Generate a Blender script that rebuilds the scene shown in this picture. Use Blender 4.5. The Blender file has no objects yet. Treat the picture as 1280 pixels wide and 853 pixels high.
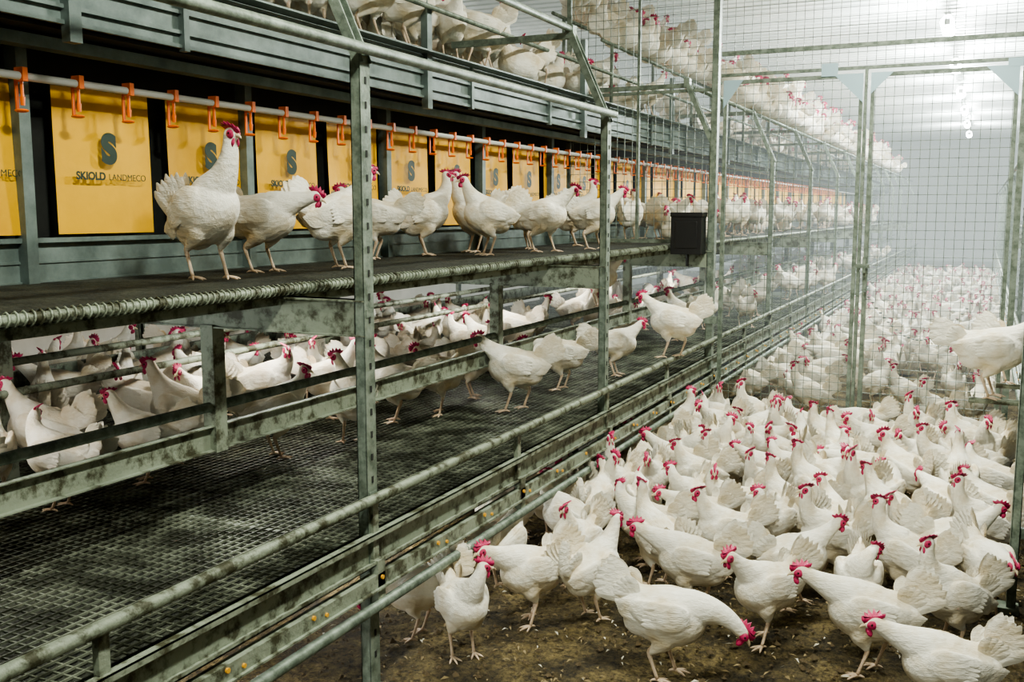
import bpy, math, random
from mathutils import Vector, Matrix, Euler, noise
random.seed(7)
R=random.random
def U(a,b): return a+(b-a)*random.random()
scene=bpy.context.scene
COL=scene.collection

# ------------------------------------------------------------------ materials
def newmat(name):
    m=bpy.data.materials.new(name); m.use_nodes=True
    nt=m.node_tree; b=nt.nodes['Principled BSDF']
    return m,nt,b
def simple(name,col,rough=.5,metal=0,emit=None,es=0):
    m,nt,b=newmat(name)
    b.inputs['Base Color'].default_value=(*col,1); b.inputs['Roughness'].default_value=rough
    b.inputs['Metallic'].default_value=metal
    if emit:
        b.inputs['Emission Color'].default_value=(*emit,1); b.inputs['Emission Strength'].default_value=es
    return m
def noisy(name,c1,c2,scale=8,rough=.5,metal=0,bump=0,detail=6,lo=.35,hi=.65,bscale=None,stretch=None,c3=None):
    m,nt,b=newmat(name); N=nt.nodes; L=nt.links
    tc=N.new('ShaderNodeTexCoord'); src=tc.outputs['Object']
    if stretch:
        mp=N.new('ShaderNodeMapping'); mp.inputs['Scale'].default_value=stretch
        L.new(src,mp.inputs['Vector']); src=mp.outputs['Vector']
    n=N.new('ShaderNodeTexNoise'); n.inputs['Scale'].default_value=scale; n.inputs['Detail'].default_value=detail
    n.inputs['Roughness'].default_value=.65
    L.new(src,n.inputs['Vector'])
    r=N.new('ShaderNodeValToRGB'); L.new(n.outputs['Fac'],r.inputs['Fac'])
    r.color_ramp.elements[0].position=lo; r.color_ramp.elements[0].color=(*c1,1)
    r.color_ramp.elements[1].position=hi; r.color_ramp.elements[1].color=(*c2,1)
    if c3:
        e=r.color_ramp.elements.new(min(.99,hi+.08)); e.color=(*c3,1)
    L.new(r.outputs['Color'],b.inputs['Base Color'])
    b.inputs['Roughness'].default_value=rough; b.inputs['Metallic'].default_value=metal
    if bump:
        n2=N.new('ShaderNodeTexNoise'); n2.inputs['Scale'].default_value=bscale or scale*4; n2.inputs['Detail'].default_value=5
        L.new(src,n2.inputs['Vector'])
        bp=N.new('ShaderNodeBump'); bp.inputs['Strength'].default_value=bump; bp.inputs['Distance'].default_value=.02
        L.new(n2.outputs['Fac'],bp.inputs['Height']); L.new(bp.outputs['Normal'],b.inputs['Normal'])
    return m

STEEL=noisy('galvanised_steel',(.10,.125,.098),(.225,.265,.22),22,.5,.3,.10,lo=.38,hi=.6)
STEELD=noisy('dirty_steel',(.050,.050,.027),(.235,.265,.205),14,.55,.2,.2,lo=.40,hi=.53)
STEELB=noisy('dull_steel',(.085,.112,.105),(.19,.235,.22),6,.5,.3,.05)
DARK=noisy('recess_shade_black',(.008,.009,.008),(.022,.024,.02),5,.8)  # near-black paints in the shade of nest recesses and post slots
BELT=noisy('manure_belt',(.007,.008,.004),(.028,.030,.017),7,.8,0,.5)
GRIDM=noisy('dirty_grid_wire',(.018,.020,.011),(.17,.185,.14),6,.5,.1,lo=.44,hi=.64)
YEL=noisy('yellow_rubber_flap',(.64,.33,.006),(.78,.43,.012),3,.55,0,.1,bscale=9)
ORG=simple('orange_plastic',(.80,.16,.01),.4)
WPIPE=simple('white_pvc_pipe',(.62,.63,.60),.4)
INK=simple('dark_green_print',(.015,.035,.022),.6)
WALLM=noisy('wall_panel',(.40,.41,.38),(.50,.51,.48),3,.6)
CEILM=noisy('ceiling_sheet',(.66,.70,.68),(.78,.80,.78),2,.5)
BLACKP=simple('black_plastic',(.012,.012,.013),.4)
BLUEG=simple('pale_blue_bracket',(.38,.52,.58),.45,.2)
LAMP=simple('lamp_glow',(1,1,1),.4,0,(.93,1,.97),40)
YDOT=simple('yellow_clip',(.65,.33,.03),.5)
FLUFF=simple('down_feather',(.55,.52,.43),.9)
STRAW=simple('straw_bits',(.24,.18,.09),.9)
CLOD=simple('litter_clod',(.085,.06,.03),.95)

m,nt,b=newmat('litter_floor'); N=nt.nodes; L=nt.links
tc=N.new('ShaderNodeTexCoord')
n1=N.new('ShaderNodeTexNoise'); n1.inputs['Scale'].default_value=4.2; n1.inputs['Detail'].default_value=8
n2=N.new('ShaderNodeTexNoise'); n2.inputs['Scale'].default_value=42; n2.inputs['Detail'].default_value=8; n2.inputs['Roughness'].default_value=.8
L.new(tc.outputs['Object'],n1.inputs['Vector']); L.new(tc.outputs['Object'],n2.inputs['Vector'])
r1=N.new('ShaderNodeValToRGB'); r1.color_ramp.elements[0].position=.40; r1.color_ramp.elements[0].color=(.070,.052,.022,1)
r1.color_ramp.elements[1].position=.60; r1.color_ramp.elements[1].color=(.24,.185,.085,1)
r2=N.new('ShaderNodeValToRGB'); r2.color_ramp.elements[0].position=.40; r2.color_ramp.elements[0].color=(.22,.20,.17,1)
r2.color_ramp.elements[1].position=.62; r2.color_ramp.elements[1].color=(1.5,1.45,1.25,1)
L.new(n1.outputs['Fac'],r1.inputs['Fac']); L.new(n2.outputs['Fac'],r2.inputs['Fac'])
mm=N.new('ShaderNodeVectorMath'); mm.operation='MULTIPLY'; L.new(r1.outputs['Color'],mm.inputs[0]); L.new(r2.outputs['Color'],mm.inputs[1])
L.new(mm.outputs['Vector'],b.inputs['Base Color']); b.inputs['Roughness'].default_value=.95
bp=N.new('ShaderNodeBump'); bp.inputs['Strength'].default_value=1; bp.inputs['Distance'].default_value=.04
L.new(n2.outputs['Fac'],bp.inputs['Height']); L.new(bp.outputs['Normal'],b.inputs['Normal'])
LITTER=m

m,nt,b=newmat('white_feathers'); N=nt.nodes; L=nt.links
tc=N.new('ShaderNodeTexCoord'); 
n=N.new('ShaderNodeTexNoise'); n.inputs['Scale'].default_value=9; n.inputs['Detail'].default_value=6
L.new(tc.outputs['Object'],n.inputs['Vector'])
r=N.new('ShaderNodeValToRGB'); r.color_ramp.elements[0].position=.32; r.color_ramp.elements[0].color=(.66,.55,.37,1)
r.color_ramp.elements[1].position=.54; r.color_ramp.elements[1].color=(.88,.84,.745,1)
L.new(n.outputs['Fac'],r.inputs['Fac'])
oi=N.new('ShaderNodeObjectInfo'); mr=N.new('ShaderNodeMapRange'); mr.inputs['To Min'].default_value=.78; mr.inputs['To Max'].default_value=1.05
L.new(oi.outputs['Random'],mr.inputs['Value'])
mx=N.new('ShaderNodeVectorMath'); mx.operation='SCALE'; L.new(r.outputs['Color'],mx.inputs[0]); L.new(mr.outputs['Result'],mx.inputs['Scale'])
L.new(mx.outputs['Vector'],b.inputs['Base Color'])
mp=N.new('ShaderNodeMapping'); mp.inputs['Scale'].default_value=(34,60,60); L.new(tc.outputs['Object'],mp.inputs['Vector'])
v=N.new('ShaderNodeTexVoronoi'); v.inputs['Scale'].default_value=1; L.new(mp.outputs['Vector'],v.inputs['Vector'])
mp2=N.new('ShaderNodeMapping'); mp2.inputs['Scale'].default_value=(60,260,260); L.new(tc.outputs['Object'],mp2.inputs['Vector'])
n2=N.new('ShaderNodeTexNoise'); n2.inputs['Scale'].default_value=1; L.new(mp2.outputs['Vector'],n2.inputs['Vector'])
ad=N.new('ShaderNodeMath'); ad.operation='ADD'; L.new(v.outputs['Distance'],ad.inputs[0]); L.new(n2.outputs['Fac'],ad.inputs[1])
bp=N.new('ShaderNodeBump'); bp.inputs['Strength'].default_value=.5; bp.inputs['Distance'].default_value=.005
L.new(ad.outputs['Value'],bp.inputs['Height']); L.new(bp.outputs['Normal'],b.inputs['Normal'])
b.inputs['Roughness'].default_value=.85
FEATH=m
COMB=noisy('comb_skin',(.34,.010,.060),(.52,.035,.13),60,.5,0,.3)
LEG=noisy('leg_skin',(.50,.36,.24),(.64,.50,.38),40,.55,0,.3)
BEAK=simple('beak_horn',(.60,.48,.32),.45)
EYE=simple('eye_black',(.02,.008,.004),.15)
HMATS=[FEATH,COMB,LEG,BEAK,EYE]

# ------------------------------------------------------------------ mesh builder
class MB:
    def __init__(s): s.v=[];s.f=[];s.m=[]
    def add(s,vs,fs,mat=0):
        o=len(s.v); s.v+= [tuple(x) for x in vs]; s.f+=[tuple(i+o for i in f) for f in fs]; s.m+=[mat]*len(fs)
    def box(s,x0,x1,y0,y1,z0,z1,mat=0):
        if x0>x1:x0,x1=x1,x0
        s.add([(x0,y0,z0),(x1,y0,z0),(x1,y1,z0),(x0,y1,z0),(x0,y0,z1),(x1,y0,z1),(x1,y1,z1),(x0,y1,z1)],
              [(0,3,2,1),(4,5,6,7),(0,1,5,4),(1,2,6,5),(2,3,7,6),(3,0,4,7)],mat)
    def cyl(s,p,q,r,seg=10,mat=0,r2=None):
        p=Vector(p);q=Vector(q); t=(q-p).normalized(); a=Vector((0,0,1)) if abs(t.z)<.9 else Vector((1,0,0))
        u=t.cross(a).normalized(); w=t.cross(u); r2=r if r2 is None else r2
        vs=[];fs=[]
        for k in range(seg):
            c=math.cos(2*math.pi*k/seg); d=math.sin(2*math.pi*k/seg)
            vs.append(p+(u*c+w*d)*r); vs.append(q+(u*c+w*d)*r2)
        for k in range(seg):
            j=(k+1)%seg; fs.append((2*k,2*k+1,2*j+1,2*j))
        fs.append(tuple(2*k for k in range(seg))); fs.append(tuple(2*k+1 for k in reversed(range(seg))))
        s.add(vs,fs,mat)
    def loft(s,pts,seg=14,sub=4,mat=0):
        P=[tuple(map(float,p)) for p in pts]; Q=[]
        n=len(P)
        for i in range(n-1):
            p0=P[max(i-1,0)];p1=P[i];p2=P[i+1];p3=P[min(i+2,n-1)]
            for k in range(sub):
                t=k/sub
                Q.append([.5*((2*b1)+(-a1+c1)*t+(2*a1-5*b1+4*c1-d1)*t*t+(-a1+3*b1-3*c1+d1)*t**3) for a1,b1,c1,d1 in zip(p0,p1,p2,p3)])
        Q.append(list(P[-1]))
        vs=[];fs=[];M=len(Q)
        for i,q in enumerate(Q):
            c=Vector(q[:3]); a=Vector(Q[max(i-1,0)][:3]); bb=Vector(Q[min(i+1,M-1)][:3]); t=(bb-a).normalized()
            ref=Vector((0,1,0)) if abs(t.y)<.85 else Vector((1,0,0))
            side=(ref-t*ref.dot(t)).normalized(); up=t.cross(side)
            for k in range(seg):
                an=2*math.pi*k/seg
                vs.append(c+side*math.cos(an)*max(q[3],.0005)+up*math.sin(an)*max(q[4],.0005))
        for i in range(M-1):
            for k in range(seg):
                j=(k+1)%seg; fs.append((i*seg+k,i*seg+j,(i+1)*seg+j,(i+1)*seg+k))
        fs.append(tuple(reversed(range(seg)))); fs.append(tuple((M-1)*seg+k for k in range(seg)))
        s.add(vs,fs,mat)
    def ball(s,c,rx,ry,rz,mat=0,M=None,n=8):
        vs=[];fs=[];c=Vector(c)
        for i in range(n+1):
            th=math.pi*i/n
            for k in range(2*n):
                ph=math.pi*k/n
                p=Vector((rx*math.sin(th)*math.cos(ph),ry*math.sin(th)*math.sin(ph),rz*math.cos(th)))
                if M: p=M@p
                vs.append(c+p)
        for i in range(n):
            for k in range(2*n):
                j=(k+1)%(2*n); fs.append((i*2*n+k,(i+1)*2*n+k,(i+1)*2*n+j,i*2*n+j))
        s.add(vs,fs,mat)
    def blade(s,o,d,wv,ln,w,curve=0,mat=0,cup=.006):
        o=Vector(o);d=Vector(d).normalized();wv=Vector(wv);wv=(wv-d*wv.dot(d)).normalized(); nn=d.cross(wv)
        vs=[];fs=[];n=8
        for i in range(n+1):
            t=i/n
            pr=(.5+.5*t/.6) if t<.6 else math.sqrt(max(0.02,1-((t-.6)/.4)**2.6))
            c=o+d*ln*t+wv*(-curve*t*t)
            for k in (-1,-.5,0,.5,1):
                vs.append(c+wv*(w*.5*pr*k)+nn*(cup*(1-k*k)*pr))
        for i in range(n):
            for k in range(4):
                a=i*5+k; fs.append((a,a+1,a+6,a+5))
        s.add(vs,fs,mat)
    def mesh(s,name,mats,smooth=False):
        me=bpy.data.meshes.new(name); me.from_pydata(s.v,[],s.f); 
        for mm in mats: me.materials.append(mm)
        me.polygons.foreach_set('material_index',s.m)
        me.polygons.foreach_set('use_smooth',[smooth]*len(s.f)); me.update()
        return me
    def obj(s,name,mats,parent=None,smooth=False):
        ob=bpy.data.objects.new(name,s.mesh(name,mats,smooth)); COL.objects.link(ob)
        if parent: ob.parent=parent
        return ob
def empty(name,loc=(0,0,0)):
    e=bpy.data.objects.new(name,None); e.location=loc; e.empty_display_size=.1; COL.objects.link(e); return e

# ------------------------------------------------------------------ hens
def make_hen(name,pitch=8,head=(.150,.43),heady=0,hyaw=0,hpitch=-5,tail=60,spread=21,feet=(0,0),legs=True,mid=None,wide=1.0,lift=0,droop=0):
    pr=math.radians(pitch); piv=Vector((0,0,.20))
    Mx=Matrix.Rotation(-pr,3,'Y')
    def T(x,y,z): return piv+Mx@(Vector((x*.92,y,z))-piv)
    U_=MB()
    body=[(-.165,.262,.014,.018),(-.14,.252,.043,.048),(-.095,.232,.068,.075),(-.04,.216,.082,.092),(.02,.214,.086,.097),(.07,.224,.078,.089),(.108,.240,.056,.065),(.128,.250,.025,.032)]
    U_.loft([(*T(x,0,z),w*wide,h) for x,z,w,h in body],20,4)
    P0=T(.055,0,.245); Ph=Vector((head[0],heady,head[1])); 
    Pm=Vector(mid) if mid else Vector((P0.x+.066,heady*.2,(P0.z*.5+Ph.z*.5)-.01))
    rs=[.072,.063,.051,.0405,.0325,.0265,.0225]
    npt=[]
    for i,rr in enumerate(rs):
        t=i/(len(rs)-1); q=P0*(1-t)**2+Pm*2*t*(1-t)+Ph*t*t
        npt.append((*q,rr*.90,rr))
    U_.loft(npt,16,3)
    hy=math.radians(hyaw); hp=math.radians(hpitch)
    HM=Matrix.Rotation(hy,3,'Z')@Matrix.Rotation(-hp,3,'Y')*1.06
    def H(x,y,z): return Ph+HM@Vector((x,y,z))
    U_.ball(H(.002,0,.001),.023,.018,.0205,0,HM,9)
    U_.ball(H(.017,0,-.003),.018,.013,.0135,0,HM,8)
    tr=math.radians(tail)
    root=T(-.118,0,.255)
    U_.loft([(*T(-.06,0,.245),.060,.060),(*root,.046,.052),(*(root+Vector((-math.cos(tr)*.045,0,math.sin(tr)*.045))),.030,.042),(*(root+Vector((-math.cos(tr)*.085,0,math.sin(tr)*.085))),.014,.026),(*(root+Vector((-math.cos(tr)*.11,0,math.sin(tr)*.11))),.004,.012)],14,4)
    for sg,fx in ((1,feet[0]),(-1,feet[1])):
        if legs:
            U_.loft([(*T(-.01,sg*.030,.20),.040,.054),(fx*.35+.015,sg*.042,.155,.034,.042),(fx*.7-.008,sg*.043,.118,.019,.022),(fx-.026,sg*.043,.095,.008,.009)],12,4)
    for sg in (1,-1):
        U_.loft([(*T(.085,sg*.064,.250),.008,.02),(*T(.06,sg*.074,.245),.014,.044),(*T(.0,sg*.082,.238),.015,.054),(*T(-.07,sg*.071,.240),.013,.043),(*T(-.13,sg*.050,.246-droop*.3),.008,.024),(*T(-.165,sg*.036,.25-droop*.5),.003,.010)],12,4)
    U_.ball(T(-.080,0,.185),.066,.060*wide,.055,0,None,8)
    tmp=U_.obj('tmp',[]); 
    md=tmp.modifiers.new('r','REMESH'); md.mode='VOXEL'; md.voxel_size=.0055
    sm=tmp.modifiers.new('s','SMOOTH'); sm.factor=.5; sm.iterations=4
    dg=bpy.context.evaluated_depsgraph_get(); me=bpy.data.meshes.new_from_object(tmp.evaluated_get(dg))
    B=MB(); B.add([v.co.copy() for v in me.vertices],[tuple(p.vertices) for p in me.polygons],0)
    bpy.data.objects.remove(tmp); bpy.data.meshes.remove(me)
    n=7
    for sg in (1,-1):
        for i in range(n):
            f=i/(n-1); an=math.radians(tail-spread+2*spread*f)
            spl=.22*(1-f)+.03
            d=Vector((-math.cos(an),sg*spl,math.sin(an)))
            o=root+Vector((-.01,sg*(.022*(1-f)+.004),-.012+.022*f))
            B.blade(o,d,Vector((math.sin(an),0,math.cos(an))),.125+.022*math.sin(f*2.8)+.008*(i%2),.044,.014,0,.004*sg)
        for i in range(5):
            f=i/4; an=math.radians(tail-spread*1.1+spread*2.2*f)
            B.blade(root+Vector((.015,sg*.024,.003)),Vector((-math.cos(an),sg*.22,math.sin(an))),Vector((math.sin(an),0,math.cos(an))),.095,.046,.010,0,.006*sg)
        for i in range(6):
            f=i/5
            o=T(-.02-.045*(1-f),sg*(.086-.010*(1-f)),.205+.038*f); e=T(-.185+.02*(1-f),sg*.040,.215+.035*f-droop)
            B.blade(o,e-o,T(0,0,1)-T(0,0,0),(e-o).length,.030,0,0,.004*sg)
        for i in range(5):
            f=i/4
            o=T(.045,sg*.088,.212+.052*f); e=T(-.075,sg*.088,.205+.055*f)
            B.blade(o,e-o,Vector((0,0,1)),(e-o).length,.026,0,0,.003*sg)
    for sg in (1,-1):
        B.ball(H(.013,sg*.0125,.000),.0160,.0070,.0140,1,HM,7)
        B.ball(H(.015,sg*.0190,.003),.0036,.0022,.0036,4,HM,5)
        B.loft([(*H(.023,sg*.006,-.010),.003,.005),(*H(.023,sg*.009,-.022),.004,.009),(*H(.021,sg*.010,-.031),.0025,.007),(*H(.020,sg*.010,-.036),.0008,.002)],8,2,1)
    B.loft([(*H(.026,0,-.001),.0085,.0085),(*H(.036,0,-.002),.006,.0065),(*H(.045,0,-.006),.0028,.0035),(*H(.050,0,-.010),.0006,.0006)],8,2,3)
    prof=[(.035,.004),(.040,.013),(.038,.026),(.030,.020),(.028,.038),(.020,.027),(.014,.047),(.006,.030),(-.002,.048),(-.009,.029),(-.019,.041),(-.021,.025),(-.032,.028),(-.027,.017),(-.014,.012),(.008,.012)]
    flop=random.choice((-1,1))*random.uniform(.35,.95)
    vs=[];k=len(prof)
    for th in (1,-1):
        for x,z in prof:
            e=max(0,z-.018); vs.append(H(x,th*.003*(1.2-z*10)+flop*e,z-abs(flop)*e*.45))
    vs.append(H(.006,.0045,.022)); vs.append(H(.006,-.0045,.022))
    fs=[]
    for i in range(k):
        j=(i+1)%k; fs+=[(i,j,2*k),(k+j,k+i,2*k+1),(i,k+i,k+j,j)]
    B.add(vs,fs,1)
    if legs:
        for sg,fx in ((1,feet[0]),(-1,feet[1])):
            hk=(fx-.026,sg*.043,.098); an=(fx+.002,sg*.044,.012)
            B.loft([(hk[0]+.012,hk[1],hk[2]+.02,.007,.008),(*hk,.008,.0085),(fx-.013,sg*.0435,.055,.0052,.0057),(*an,.006,.006)],8,3,2)
            for ta,ln in ((0,.048),(36,.040),(-36,.040),(180,.022)):
                c=math.cos(math.radians(ta));s_=math.sin(math.radians(ta))
                B.loft([(an[0],an[1],.010,.0055,.0055),(an[0]+c*ln*.5,an[1]+s_*ln*.5,.008,.0045,.0045),(an[0]+c*ln*.85,an[1]+s_*ln*.85,.005,.0036,.0036),(an[0]+c*ln*1.08,an[1]+s_*ln*1.08,.0025,.001,.001)],6,2,2)
    if lift:
        B.v=[(x,y,z-lift) for x,y,z in B.v]
    return B.mesh(name,HMATS,True)

V={}
V['alert']=make_hen('hen_alert',14,(.130,.395),tail=58)
V['tall']=make_hen('hen_tall',24,(.110,.425),tail=68,mid=(.135,0,.32),hpitch=0)
V['proud']=make_hen('hen_proud',32,(.125,.455),tail=86,spread=18,mid=(.130,0,.34),feet=(.03,-.03))
V['walk']=make_hen('hen_walk',8,(.175,.360),tail=55,feet=(.05,-.05),hpitch=-12)
V['stretch']=make_hen('hen_stretching',10,(.215,.335),tail=66,spread=24,feet=(.03,-.04),mid=(.15,0,.30),hpitch=-8)
V['fwd']=make_hen('hen_forward',2,(.220,.295),tail=45,feet=(.02,-.03),mid=(.15,0,.28),hpitch=-20)
V['dip']=make_hen('hen_dipping',-6,(.245,.185),tail=50,mid=(.18,0,.27),hpitch=-50,feet=(.03,-.02))
V['peck']=make_hen('hen_peck',-14,(.235,.09),tail=48,mid=(.20,0,.23),hpitch=-65,feet=(.03,-.02))
V['turnl']=make_hen('hen_turn_left',12,(.110,.390),heady=.035,hyaw=70,tail=55,mid=(.135,.0,.32))
V['turnr']=make_hen('hen_turn_right',12,(.120,.380),heady=-.03,hyaw=-60,tail=50,mid=(.135,.0,.31))
V['preen']=make_hen('hen_looking_back',6,(.045,.355),heady=.055,hyaw=130,hpitch=-25,tail=46,mid=(.13,.02,.34))
V['low']=make_hen('hen_low_tail',5,(.160,.35),tail=30,spread=17,feet=(.01,-.01))
V['sit']=make_hen('hen_sitting',6,(.120,.365),tail=36,spread=19,legs=False,lift=.125,wide=1.08)
V['sitl']=make_hen('hen_sitting_turned',6,(.110,.35),heady=.03,hyaw=65,tail=42,spread=19,legs=False,lift=.125,wide=1.08)
HS=.89
def hen(var,x,y,z,deg,s=1.0,parent=None,name='white_hen'):
    s*=HS
    o=bpy.data.objects.new(name,V[var]); o.location=(x,y,z); o.rotation_euler=(0,0,math.radians(deg)); o.scale=(s,s,s)
    COL.objects.link(o)
    if parent: o.parent=parent
    return o
occupied=[]
def put(var,x,y,z,deg,s=1.0):
    occupied.append((x,y,z)); hen(var,x,y,z,deg,s)

LFT,RGT,CAM,AWY=205,25,-65,115
ZB=1.285
put('proud',-2.24,2.48,ZB,RGT-35,1.12)
put('fwd',-2.33,2.86,ZB,RGT-12,1.03)
put('alert',-2.22,3.18,ZB,RGT+35,1.06)
put('low',-2.50,3.84,ZB,RGT-175,1.0)
put('tall',-2.52,4.34,ZB,RGT+10,1.05)
put('alert',-2.24,4.47,ZB,LFT+25,1.06)
put('tall',-2.48,4.78,ZB,LFT+35,1.08)
put('walk',-2.15,4.98,ZB,RGT-15,1.05)
put('fwd',-2.38,5.30,ZB,RGT+40,1.0)
put('walk',-2.05,5.48,ZB,RGT+8,1.05)
put('tall',-2.35,5.95,ZB,RGT,1.05)
ZG=.503
put('walk',-2.10,4.50,ZG,LFT+5,1.16)
put('alert',-3.10,2.52,ZG,LFT,1.06)
put('alert',-2.86,2.98,ZG,LFT-10,1.12)
put('turnr',-2.57,3.20,ZG,60,1.06)
put('turnl',-2.44,3.55,ZG,140,1.06)
put('alert',-2.50,4.00,ZG,LFT,1.06)
put('walk',-2.40,4.26,ZG,LFT+50,1.06)
put('tall',-2.46,4.72,ZG,20,1.04)
put('walk',-1.62,5.66,.652,LFT-10,1.12)
put('low',-2.25,6.10,.888,20,1.05)
put('low',-2.0,5.75,ZG,20,1.05)
put('fwd',-2.12,5.15,ZG,LFT,1.05)
# floor
put('turnl',-1.52,2.84,0,CAM+25,1.0)
put('dip',-1.74,2.92,0,LFT+10,.96)
put('stretch',-1.43,3.20,0,LFT+35,1.06)
put('alert',-1.24,3.34,0,RGT+40,1.02)
put('dip',-.86,2.99,0,RGT-15,1.10)
put('stretch',-.92,3.54,0,LFT-12,1.08)
put('walk',-.62,3.40,0,LFT+30,1.06)
put('stretch',-.27,3.30,0,LFT-12,1.10)
put('stretch',-.03,3.02,0,LFT-8,1.04)
put('tall',-.03,3.60,0,LFT+15,1.04)
put('tall',-.20,3.96,0,LFT-35,1.04)
put('walk',-.04,4.22,0,RGT-5,1.06)
put('tall',.06,4.50,0,LFT,1.04)
put('tall',-.50,4.08,0,LFT+10,1.04)
put('alert',-.90,3.98,0,LFT+15,1.04)
put('walk',-.58,3.76,0,RGT+5,1.04)
put('tall',-1.12,3.76,0,RGT+120,1.04)
put('alert',-1.40,3.60,0,LFT+60,1.02)
put('alert',-1.66,3.46,0,RGT+60,1.0)
put('turnr',-1.24,3.98,0,LFT,1.0)
put('preen',-.34,3.66,0,LFT+70,1.0)
put('tall',-1.56,3.88,0,LFT-20,1.0)
put('low',.07,5.02,.652,0,1.18)
put('walk',.20,5.50,.652,-20,1.05)

def scatter(parent,x0,x1,y0,y1,z,dens,mind,vs,angf=None,smin=.93,smax=1.12):
    pts=[]; n=int((x1-x0)*(y1-y0)*dens); tries=0
    while len(pts)<n and tries<n*14:
        tries+=1
        x=U(x0,x1);y=U(y0,y1); md=mind
        if any((x-a)**2+(y-b)**2<md*md for a,b in pts[-400:]): continue
        if any(abs(c-z)<.3 and (x-a)**2+(y-b)**2<(md+.02)**2 for a,b,c in occupied): continue
        pts.append((x,y))
        hen(random.choice(vs),x,y,z,angf() if angf else U(0,360),U(smin,smax),parent,'hen')
    return pts
stand=['alert','alert','tall','tall','walk','turnl','turnr','fwd','low','preen','stretch']
fl=empty('hen_flock_on_litter')
scatter(fl,-1.85,.12,3.95,6.45,0,17,.200,['alert','tall','tall','walk','turnl','turnr','stretch','fwd','preen'],lambda:random.gauss(190,80))
scatter(fl,-1.95,-1.35,3.5,4.1,0,8,.22,stand)
scatter(fl,-1.9,.2,6.95,9.2,0,4.5,.26,stand+['peck','sit'])
scatter(fl,-2.0,.4,9.2,14,0,8,.23,stand+['sit'])
scatter(fl,-2.0,.5,14,24,0,6.5,.23,stand+['sit'])
lt=empty('hen_flock_in_lower_tier')
scatter(lt,-4.4,-2.75,1.4,6.8,ZG,8.5,.24,['alert','walk','tall','turnl','turnr','low','preen'],smax=1.08)
scatter(lt,-3.2,-2.2,6.9,20,ZG,3.0,.25,['alert','walk','sit','turnl'])
scatter(lt,-2.2,-1.7,7,22,ZG,3.0,.25,['alert','walk','sit','turnl','low'])
bl=empty('hen_flock_on_balcony')
scatter(bl,-2.6,-2.0,6.9,22,ZB,7.5,.20,['alert','walk','sit','turnl','low'])
ut=empty('hen_flock_on_upper_tier')
scatter(ut,-3.2,-2.50,3.4,7,2.275,21,.165,['sit','sitl','walk','alert','turnl','low','preen'])
scatter(ut,-2.9,-2.5,7,22,2.275,8,.20,['sit','sitl','alert','turnl'])
def perchline(parent,x,y0,y1,z,step,ang,vs=('sit','sitl','sit','low')):
    y=y0
    while y<y1:
        vv=random.choice(vs)
        hen(vv,x+U(-.02,.02),y,z,ang+random.choice((0,0,180))+U(-30,30),U(.98,1.12),parent,'hen'); y+=step*U(.8,1.4)
perchline(ut,-2.38,6.95,22,2.66,.16,0)
perchline(ut,-2.75,6.95,22,2.87,.16,0)
perchline(ut,-1.86,8.6,24,2.375,.18,0)
perchline(ut,-2.12,9.0,24,2.62,.17,0)

# ------------------------------------------------------------------ room
Y0,Y1=-3.0,34.0; XL,XR=-6.6,5.0; ZC=3.55
B=MB(); nx,ny=170,210
xs=[XL+(XR-XL)*i/nx for i in range(nx+1)]
ys=[Y0+(Y1-Y0)*(j/ny)**1.5 for j in range(ny+1)]
vs=[]
for y in ys:
    for x in xs:
        h=noise.noise(Vector((x*2.3,y*2.3,0)))*.012+noise.noise(Vector((x*9,y*9,3)))*.009-.011
        vs.append((x,y,h))
fs=[(j*(nx+1)+i,j*(nx+1)+i+1,(j+1)*(nx+1)+i+1,(j+1)*(nx+1)+i) for j in range(ny) for i in range(nx)]
B.add(vs,fs); B.obj('floor',[LITTER],None,True)
B=MB(); B.box(XL-.1,XL,Y0,Y1,-.05,ZC); B.obj('wall_left',[WALLM])
B=MB(); B.box(XR,XR+.1,Y0,Y1,-.05,ZC); B.obj('wall_right',[WALLM])
B=MB(); B.box(XL-.1,XR+.1,Y1,Y1+.1,-.05,ZC); B.obj('wall_back',[WALLM])
B=MB(); B.box(XL-.1,XR+.1,Y0-.1,Y0,-.05,ZC); B.obj('wall_front',[WALLM])
B=MB(); prof=[];y=Y0
while y<Y1:
    prof+=[(y,ZC),(y+.12,ZC),(y+.14,ZC+.03),(y+.18,ZC+.03)]; y+=.2
vs=[];fs=[]
for (a,z) in prof: vs+=[(XL-.1,a,z),(XR+.1,a,z)]
for i in range(len(prof)-1): fs.append((2*i,2*i+1,2*i+3,2*i+2))
B.add(vs,fs); B.obj('ceiling',[CEILM])
B=MB()
for i in range(4200):
    x=U(-2.4,.8); y=U(1.8,6.6); a=U(0,6.28); l=U(.005,.020); w=U(.0015,.005)
    c,s_=math.cos(a),math.sin(a); z=U(.002,.010); k=0 if R()<.14 else 1
    B.add([(x-c*l,y-s_*l,z),(x+s_*w,y-c*w,z+U(0,.008)),(x+c*l,y+s_*l,z),(x-s_*w,y+c*w,z+U(0,.008))],[(0,1,2,3)],k)
for i in range(5200):
    x=U(-2.2,.5); y=U(1.9,5.2); r_=U(.003,.009) if R()<.9 else U(.009,.015); z=U(-.006,.002)
    vs=[(x+r_*U(.7,1.4),y,z),(x-r_*U(.7,1.4),y,z),(x,y+r_*U(.7,1.4),z),(x,y-r_*U(.7,1.4),z),(x+U(-.3,.3)*r_,y,z+r_*U(.6,1.1)),(x,y,z-r_*.5)]
    B.add(vs,[(0,2,4),(2,1,4),(1,3,4),(3,0,4),(2,0,5),(1,2,5),(3,1,5),(0,3,5)],2)
B.obj('loose_litter_and_feathers',[FLUFF,STRAW,CLOD])

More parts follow.
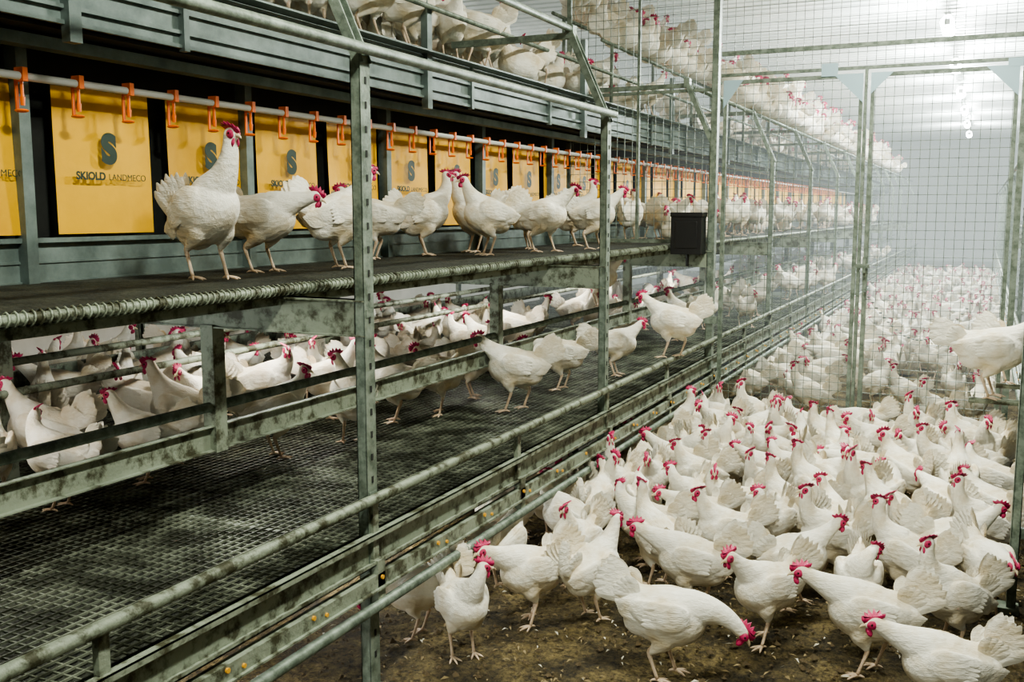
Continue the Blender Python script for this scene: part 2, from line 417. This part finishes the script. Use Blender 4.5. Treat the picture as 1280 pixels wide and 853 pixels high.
# ------------------------------------------------------------------ aviary row
def channel_post(B,x,y,z0,z1,w=.05,d=.034,sg=1):
    B.box(x-.002*sg,x+.002*sg,y-w/2,y+w/2,z0,z1)
    B.box(x,x-d*sg,y-w/2,y-w/2+.004,z0,z1); B.box(x,x-d*sg,y+w/2-.004,y+w/2,z0,z1)
    B.box(x-d*sg,x-d*sg+.003*sg,y-w/2,y-w/2+.014,z0,z1); B.box(x-d*sg,x-d*sg+.003*sg,y+w/2-.014,y+w/2,z0,z1)
def row(name,front,sg,posts,detail,ye=30):
    E=empty(name)
    D=lambda d: front+sg*d
    ya=-1.0
    B=MB()
    for y in posts:
        channel_post(B,D(0),y,-.02,1.95,sg=-sg)
        p=Vector((D(0.005),y,1.93)); q=Vector((D(.20),y,2.36)); 
        for o in (-.021,.021):
            B.add([(p.x-.018,y+o-.003,p.z),(p.x+.018,y+o-.003,p.z),(q.x+.018,y+o-.003,q.z),(q.x-.018,y+o-.003,q.z),
                   (p.x-.018,y+o+.003,p.z),(p.x+.018,y+o+.003,p.z),(q.x+.018,y+o+.003,q.z),(q.x-.018,y+o+.003,q.z)],
                  [(0,3,2,1),(4,5,6,7),(0,1,5,4),(1,2,6,5),(2,3,7,6),(3,0,4,7)])
        B.add([(p.x-.018,y-.02,p.z),(p.x+.018,y-.02,p.z),(q.x+.018,y-.02,q.z),(q.x-.018,y-.02,q.z),
               (p.x-.018,y+.02,p.z),(q.x-.018,y+.02,q.z)],[(0,4,5,3)])
        B.box(D(.18),D(.22),y-.025,y+.025,2.33,2.39)
        B.box(D(.19),D(.85),y-.012,y+.012,2.33,2.36)
        B.box(D(-.03),D(.06),y-.05,y+.05,-.01,.012)
        for z in (.30,.40,.485,.64,1.2): B.box(D(-.004),D(.004)-sg*.006,y-.018,y+.018,z-.012,z+.012)
        z=.12
        while z<1.9: B.box(D(-.0045),D(-.002),y-.004,y+.004,z,z+.02,1); z+=.07
        channel_post(B,D(3.1),y,-.02,2.9,sg=sg)
    B.obj('posts',[STEEL,DARK],E)
    yend=4.62 if detail else ye
    B=MB()
    B.cyl((D(-.022),ya,1.965),(D(-.022),yend,1.965),.017,12); B.cyl((D(.20),ya,2.375),(D(.20),yend,2.375),.016,12)
    if detail: B.cyl((D(.20),6.8,2.35),(D(.20),ye,2.35),.016,10)
    for d,z,r in ((0-.03,.30,.017),(.60,.87,.017)):
        B.cyl((D(d),ya,z),(D(d),ye,z),r,12)
    B.obj('pipe_rails',[STEEL],E,True)
    B=MB()
    for d,z,r in ((-.02,.635,.0165),(1.55,.84,.016),(1.75,.92,.016),(3.05,.84,.016)):
        B.cyl((D(d),ya,z),(D(d),ye,z),r,12)
    B.obj('dirty_rails',[STEELD],E,True)
    B=MB()
    B.box(D(.0),D(.004),ya,ye,.425,.525); B.box(D(.004),D(-.024),ya,ye,.521,.525); B.box(D(.004),D(-.024),ya,ye,.425,.429)
    B.box(D(-.024),D(-.021),ya,ye,.507,.525); B.box(D(-.024),D(-.021),ya,ye,.425,.439)
    B.box(D(-.030),D(.0),ya,ye,.350,.398)
    B.box(D(-.040),D(-.030),ya,ye,.350,.356)
    B.box(D(.60),D(.604),ya,ye,.725,.81); B.box(D(.604),D(.580),ya,ye,.806,.81); B.box(D(.604),D(.580),ya,ye,.725,.729)
    B.box(D(2.2),D(2.23),ya,ye,.70,.80)
    yy=posts[0]-1.05
    while yy<ye:
        B.box(D(-.012),D(.006),yy-.015,yy+.015,.44,.635)
        B.box(D(.0),D(-.03),yy-.02,yy+.02,.29,.44)
        yy+=1.05
    for y in posts:
        B.box(D(.0),D(3.1),y-.022,y+.022,1.13,1.24); B.box(D(.0),D(3.1),y-.032,y+.022,1.235,1.24)
        B.box(D(.0),D(3.1),y-.032,y+.022,1.13,1.135)
        B.box(D(.575),D(.625),y-.035,y+.02,.72,1.14)
        B.box(D(.0),D(3.1),y-.02,y+.02,.42,.48)
        B.box(D(1.6),D(1.66),y-.03,y+.03,0,1.15)
    B.obj('beams',[STEELD],E)
    B=MB(); yy=ya
    while yy<14:
        B.cyl((D(-.030),yy,.385),(D(-.033)-sg*.003,yy,.385),.007,8); 
        if R()<.7: B.cyl((D(-.030),yy+.06,.372),(D(-.033)-sg*.003,yy+.06,.372),.006,8)
        yy+=.35
    B.obj('yellow_clips',[YDOT],E)
    B=MB(); d=.02
    gy1=12 if detail else 8
    while d<2.95:
        B.box(D(d),D(d+.004),ya,gy1,.496,.502); d+=.032
    yy=ya
    while yy<gy1:
        B.box(D(.01),D(2.95),yy,yy+.005,.494,.499); yy+=.034
    B.obj('wire_grid_floor',[GRIDM],E)
    B=MB(); B.box(D(.03),D(2.95),ya,ye,.43,.44); 
    B.box(D(.32),D(2.95),ya,ye,1.241,1.25)
    B.box(D(.82),D(2.6),ya,ye,2.17,2.20)
    B.obj('manure_belts',[BELT],E)
    B=MB(); d=.31
    while d<1.02:
        B.box(D(d),D(d+.010),ya,ye,1.264,1.280); d+=.022
    yy=ya
    while yy<12: B.box(D(.30),D(1.02),yy,yy+.006,1.251,1.272); yy+=.05
    B.obj('balcony_slats',[BELT],E)
    B=MB(); B.cyl((D(.29),ya,1.262),(D(.29),ye,1.262),.014,10)
    B.box(D(.305),D(.31),ya,ye,1.215,1.262)
    B.obj('perch_pipe',[STEELD],E,True)
    if detail:
        pts=[];yy=0.6;n=0
        while yy<6.7:
            an=n*math.pi/4; pts.append((D(.29)+math.cos(an)*.018,yy,1.262+math.sin(an)*.018)); yy+=.0028; n+=1
        cu=bpy.data.curves.new('coil','CURVE'); cu.dimensions='3D'; cu.bevel_depth=.0026; cu.bevel_resolution=1
        sp=cu.splines.new('POLY'); sp.points.add(len(pts)-1)
        for i,p in enumerate(pts): sp.points[i].co=(*p,1)
        cu.materials.append(STEELD); co=bpy.data.objects.new('spiral_coil',cu); COL.objects.link(co); co.parent=E
    B=MB()
    B.box(D(1.04),D(1.06),ya,ye,1.27,1.42); B.box(D(1.02),D(1.06),ya,ye,1.405,1.42); B.box(D(1.03),D(1.06),ya,ye,1.27,1.285)
    B.box(D(1.035),D(1.06),ya,ye,1.34,1.348)
    B.box(D(.80),D(.82),ya,ye,2.04,2.235)
    for z in (2.04,2.085,2.15,2.225): B.box(D(.785),D(.82),ya,ye,z,z+.012)
    B.box(D(.90),D(.96),ya,ye,1.985,2.02)
    B.box(D(.72),D(.80),ya,ye,2.243,2.25)
    y=posts[0]-.3-2.06
    k=0
    while y<ye:
        B.box(D(1.0),D(1.05),y-.02,y+.02,1.27,2.05)
        if k%2==0:
            B.box(D(.765),D(.80),y-.022,y+.022,1.99,2.62)
        B.box(D(.775),D(.80),y+.45,y+.475,2.03,2.24)
        y+=1.03;k+=1
    B.obj('nest_fascia',[STEELB],E)
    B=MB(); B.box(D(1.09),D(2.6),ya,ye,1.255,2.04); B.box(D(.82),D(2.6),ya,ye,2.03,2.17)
    B.obj('nest_box_interior',[DARK],E)  # solid blocks, recess shade put into their colour
    B=MB(); B.box(D(.82),D(2.6),ya,ye,2.235,2.265)
    B.obj('upper_tier_floor',[STEELB],E)
    B=MB()
    for dd,z in ((.74,2.65),(1.10,2.855),(.74,2.45)): B.cyl((D(dd),6.5 if dd>1 or z>2.5 else ya,z),(D(dd),ye,z),.013,8)
    if detail: B.cyl((D(.47),8.6,2.605),(D(.47),ye,2.605),.013,8)
    for y in posts:
        if y>6:
            B.cyl((D(.74),y,2.24),(D(.74),y,2.65),.013,8); B.cyl((D(1.10),y,2.24),(D(1.10),y,2.85),.013,8)
            if y>8.5: B.cyl((D(.47),y,2.34),(D(.47),y,2.605),.013,8)
    B.obj('upper_perches',[STEEL],E,True)
    B=MB(); B.cyl((D(.95),ya,1.90),(D(.95),ye,1.90),.0125,12); B.obj('drinker_pipe',[WPIPE],E,True)
    B=MB(); yy=1.5 if detail else ya
    yend=20 if detail else 7
    while yy<yend:
        x=D(.95)
        B.box(x-.018,x+.018,yy-.009,yy+.009,1.885,1.925)
        B.cyl((x,yy,1.89),(x,yy,1.835),.005,8); B.cyl((x,yy,1.84),(x,yy,1.815),.008,8,0,.006)
        B.box(x+.021*sg,x+.026*sg,yy-.005,yy+.005,1.80,1.90)
        B.ball((x+sg*.006,yy,1.80),.022,.020,.006,0,None,6)
        yy+=.205
    B.obj('drinker_nipples',[ORG],E)
    B=MB(); yy=1.31; starts=[]
    xf=1.05
    while yy<22:
        w=.405; nz=8; nyy=6
        vs=[];ph=U(0,6)
        for i in range(nz+1):
            for j in range(nyy+1):
                z=1.90-.47*i/nz; y=yy+w*j/nyy
                off=.006*math.sin(j*1.3+ph)*(i/nz)+ .012*(i/nz)**2*math.sin(ph)
                vs.append((D(xf-.012-abs(off)),y,z))
        fs=[(i*(nyy+1)+j,i*(nyy+1)+j+1,(i+1)*(nyy+1)+j+1,(i+1)*(nyy+1)+j) for i in range(nz) for j in range(nyy)]
        B.add(vs,fs); starts.append(yy); yy+=.49
    B.obj('nest_flaps',[YEL],E,True)
    return E,starts
RX=.30
postsL=[2.50+2.1*k for k in range(-1,13)]
postsR=[3.20+2.1*k for k in range(-1,12)]
EL,starts=row('aviary_row',-1.65,-1,postsL,True)
ER,_=row('aviary_row',RX,1,postsR,False)
# short cross perches from the right-hand row
B=MB(); B.cyl((-.02,5.02,.637),(RX,5.02,.637),.014,10); B.cyl((.10,5.50,.637),(RX,5.50,.637),.014,10); B.obj('cross_perches',[STEELD],ER,True)

def textmesh(s,size,off):
    c=bpy.data.curves.new('t','FONT'); c.body=s; c.size=size; c.align_x='CENTER'; c.extrude=.0004; c.offset=off
    o=bpy.data.objects.new('t',c); COL.objects.link(o)
    dg=bpy.context.evaluated_depsgraph_get(); me=bpy.data.meshes.new_from_object(o.evaluated_get(dg)); bpy.data.objects.remove(o)
    me.materials.clear(); me.materials.append(INK); return me
t1=textmesh('S',.125,.009); t2=textmesh('SKIOLD',.035,.0014); t3=textmesh('LANDMECO',.030,0)
for y in starts[:14]:
    for me,dy,z in ((t1,.2,1.668),(t2,.120,1.607),(t3,.275,1.607)):
        o=bpy.data.objects.new('flap_print',me); o.location=(-2.662,y+dy,z); o.rotation_euler=(math.pi/2,0,math.pi/2); COL.objects.link(o); o.parent=EL

# ------------------------------------------------------------------ cross fence and gate
FY=6.70; GX=.165
E=empty('mesh_fence_with_gate')
def frame_rect(B,x0,x1,z0,z1,y,w=.024):
    B.box(x0,x0+w,y-w/2,y+w/2,z0,z1); B.box(x1-w,x1,y-w/2,y+w/2,z0,z1)
    B.box(x0+w,x1-w,y-w/2,y+w/2,z0,z0+w); B.box(x0+w,x1-w,y-w/2,y+w/2,z1-w,z1)
def wires(B,x0,x1,z0,z1,y,s=.055,r=.0017):
    x=x0+s/2
    while x<x1: B.box(x-r,x+r,y-r,y+r,z0,z1); x+=s
    z=z0+s/2
    while z<z1: B.box(x0,x1,y-r,y+r,z-r,z+r); z+=s
B=MB()
B.box(-1.675,-1.635,FY-.03,FY+.03,0,3.5); B.box(GX-.005,GX+.03,FY-.03,FY+.03,0,3.5)
B.box(-1.62,RX,FY-.012,FY+.012,2.52,2.548)
B.box(-1.62,RX,FY-.012,FY+.012,2.385,2.405)
frame_rect(B,-1.60,-.725,.04,2.36,FY); B.box(-.718,-.698,FY-.02,FY+.02,0,2.4)
frame_rect(B,-.68,GX-.02,.04,2.36,FY)
B.box(-2.70,-1.67,FY-.012,FY+.012,1.29,1.315); B.box(-2.72,-2.69,FY-.012,FY+.012,1.29,3.5)
B.box(-2.2,-2.182,FY-.010,FY+.010,1.29,3.5)
B.box(-2.70,-1.67,FY-.012,FY+.012,2.30,2.32)
B.box(-.72,-.64,FY-.045,FY-.02,1.15,1.175); B.box(-.68,-.66,FY-.055,FY-.02,1.12,1.22)
B.box(-1.69,-1.60,FY-.05,FY-.03,.75,.80)
B.obj('frame',[STEEL],E)
B=MB()
wires(B,-1.60,-.725,.04,2.36,FY); wires(B,-.68,GX-.02,.04,2.36,FY); wires(B,-1.62,RX,2.41,3.5,FY,.055); wires(B,-2.70,-1.67,1.3,3.5,FY,.055)
B.obj('wire_mesh',[STEEL],E)
B=MB()
def tri(x,z,sx,sz,y):
    B.add([(x,y,z),(x+sx,y,z),(x,y,z+sz),(x,y-.004,z),(x+sx,y-.004,z),(x,y-.004,z+sz)],[(0,1,2),(5,4,3),(0,3,4,1),(1,4,5,2),(2,5,3,0)])
tri(-.725,2.36,-.18,-.18,FY-.018); tri(-.68,2.36,.13,-.13,FY-.018); tri(GX-.02,2.36,-.18,-.18,FY-.018); tri(-1.60,2.36,.13,-.18,FY-.018)
B.box(-.98,-.88,FY-.024,FY-.02,2.35,2.43); B.box(.08,GX,FY-.024,FY-.02,2.35,2.40)
B.obj('corner_brackets',[BLUEG],E)
B=MB()
for i in range(26):
    t=i/25; x=-.66+.62*t; z=1.0-.32*math.sin(math.pi*t*.9)+.05*t
    B.ball((x,FY-.03,z),.011,.005 if i%2 else .009,.005,0,None,4)
B.obj('gate_chain',[STEELB],E)
B=MB(); channel_post(B,.158,4.10,-.02,2.06,w=.045,d=.03,sg=-1); B.box(.12,.20,4.06,4.14,-.01,.012); B.box(.158,RX+.01,4.085,4.115,2.0,2.04); B.box(.158,RX,4.09,4.11,.28,.32)
B.obj('fence_post',[STEEL])
B=MB(); B.box(-1.90,-1.69,FY-.16,FY-.035,1.22,1.48); B.box(-1.905,-1.685,FY-.165,FY-.03,1.47,1.50); B.box(-1.87,-1.72,FY-.165,FY-.158,1.26,1.44); B.cyl((-1.80,FY-.09,1.22),(-1.80,FY-.09,1.14),.012,8)
o=B.obj('control_box',[BLACKP]); bv=o.modifiers.new('b','BEVEL'); bv.width=.008; bv.segments=2

# ------------------------------------------------------------------ lamps
def lamp(x,y,z,e,ln=.6,col=(.97,1,.86),name='ceiling_lamp',w=.12,r=.022,point=False):
    E=empty(name,(x,y,z))
    B=MB(); B.cyl((0,-ln/2,0),(0,ln/2,0),r,12); B.obj('tube',[LAMP],E,True)
    B=MB(); B.box(-.03,.03,-ln/2-.03,ln/2+.03,r+.004,r+.03); B.box(-.025,.025,-ln/2-.03,-ln/2,-.025,.03); B.box(-.025,.025,ln/2,ln/2+.03,-.025,.03)
    if z>2.5:
        B.cyl((0,-ln/3,.05),(0,-ln/3,ZC-z+.02),.003,6); B.cyl((0,ln/3,.05),(0,ln/3,ZC-z+.02),.003,6)
    B.obj('housing',[WPIPE],E)
    if point:
        l=bpy.data.lights.new('bulb_light','POINT'); l.shadow_soft_size=.08; l.energy=e; l.color=col
        lo=bpy.data.objects.new('bulb_light',l); lo.location=(0,0,-.16)
    else:
        l=bpy.data.lights.new('tube_light','AREA'); l.shape='RECTANGLE'; l.size=w; l.size_y=ln; l.energy=e; l.color=col
        lo=bpy.data.objects.new('tube_light',l); lo.location=(0,0,-r-.01)
    COL.objects.link(lo); lo.parent=E
for k in range(-1,9):
    y=1.9+3.0*k
    if k<3: lamp(-.42,y,3.30,118,.45,name='ceiling_lamp',r=.03,w=.2)
    else: lamp(-.42,y,3.30,470,.5,name='ceiling_lamp',r=.065,point=True,col=(.93,1,.97))
for k in range(4):
    lamp(-5.6,.5+5*k,3.3,110,w=.2,col=(1,.90,.76))
for k in range(5):
    lamp(-2.95,1.4+2.1*k+.2,1.105,6,1.0,(1,.88,.70),'tier_lamp',.05)
for k in range(2):
    lamp(-2.5,1.9+1.6*k,.385,12,.8,(1,.95,.85),'tier_lamp',.05)

w=bpy.data.worlds.new('w'); scene.world=w; w.use_nodes=True
w.node_tree.nodes['Background'].inputs[0].default_value=(.6,.7,.7,1); w.node_tree.nodes['Background'].inputs[1].default_value=.3

m=bpy.data.materials.new('emissive_haze'); m.use_nodes=True; nt=m.node_tree; nt.nodes.clear()
out=nt.nodes.new('ShaderNodeOutputMaterial'); ab=nt.nodes.new('ShaderNodeVolumeAbsorption'); em=nt.nodes.new('ShaderNodeEmission'); ad=nt.nodes.new('ShaderNodeAddShader')
ab.inputs['Color'].default_value=(0,0,0,1); ab.inputs['Density'].default_value=.032
em.inputs['Color'].default_value=(.76,.87,.84,1); em.inputs['Strength'].default_value=.032*1.2  # even emission stands in for lamp light scattered in the far aisle
nt.links.new(ab.outputs[0],ad.inputs[0]); nt.links.new(em.outputs[0],ad.inputs[1]); nt.links.new(ad.outputs[0],out.inputs['Volume'])
B=MB(); B.box(XL+.01,XR-.01,7.3,Y1-.05,.06,ZC-.01); B.obj('emissive_haze',[m])

cam=bpy.data.cameras.new('camera'); cam.lens=35; cam.sensor_width=36; cam.clip_end=100; cam.clip_start=.05
co=bpy.data.objects.new('camera',cam); COL.objects.link(co); co.location=(0,0,1.5)
co.rotation_euler=(math.radians(90-7.37),0,math.radians(25.2)); scene.camera=co
scene.view_settings.view_transform='AgX'; scene.view_settings.look='AgX - Medium High Contrast'
scene.view_settings.exposure=0.0
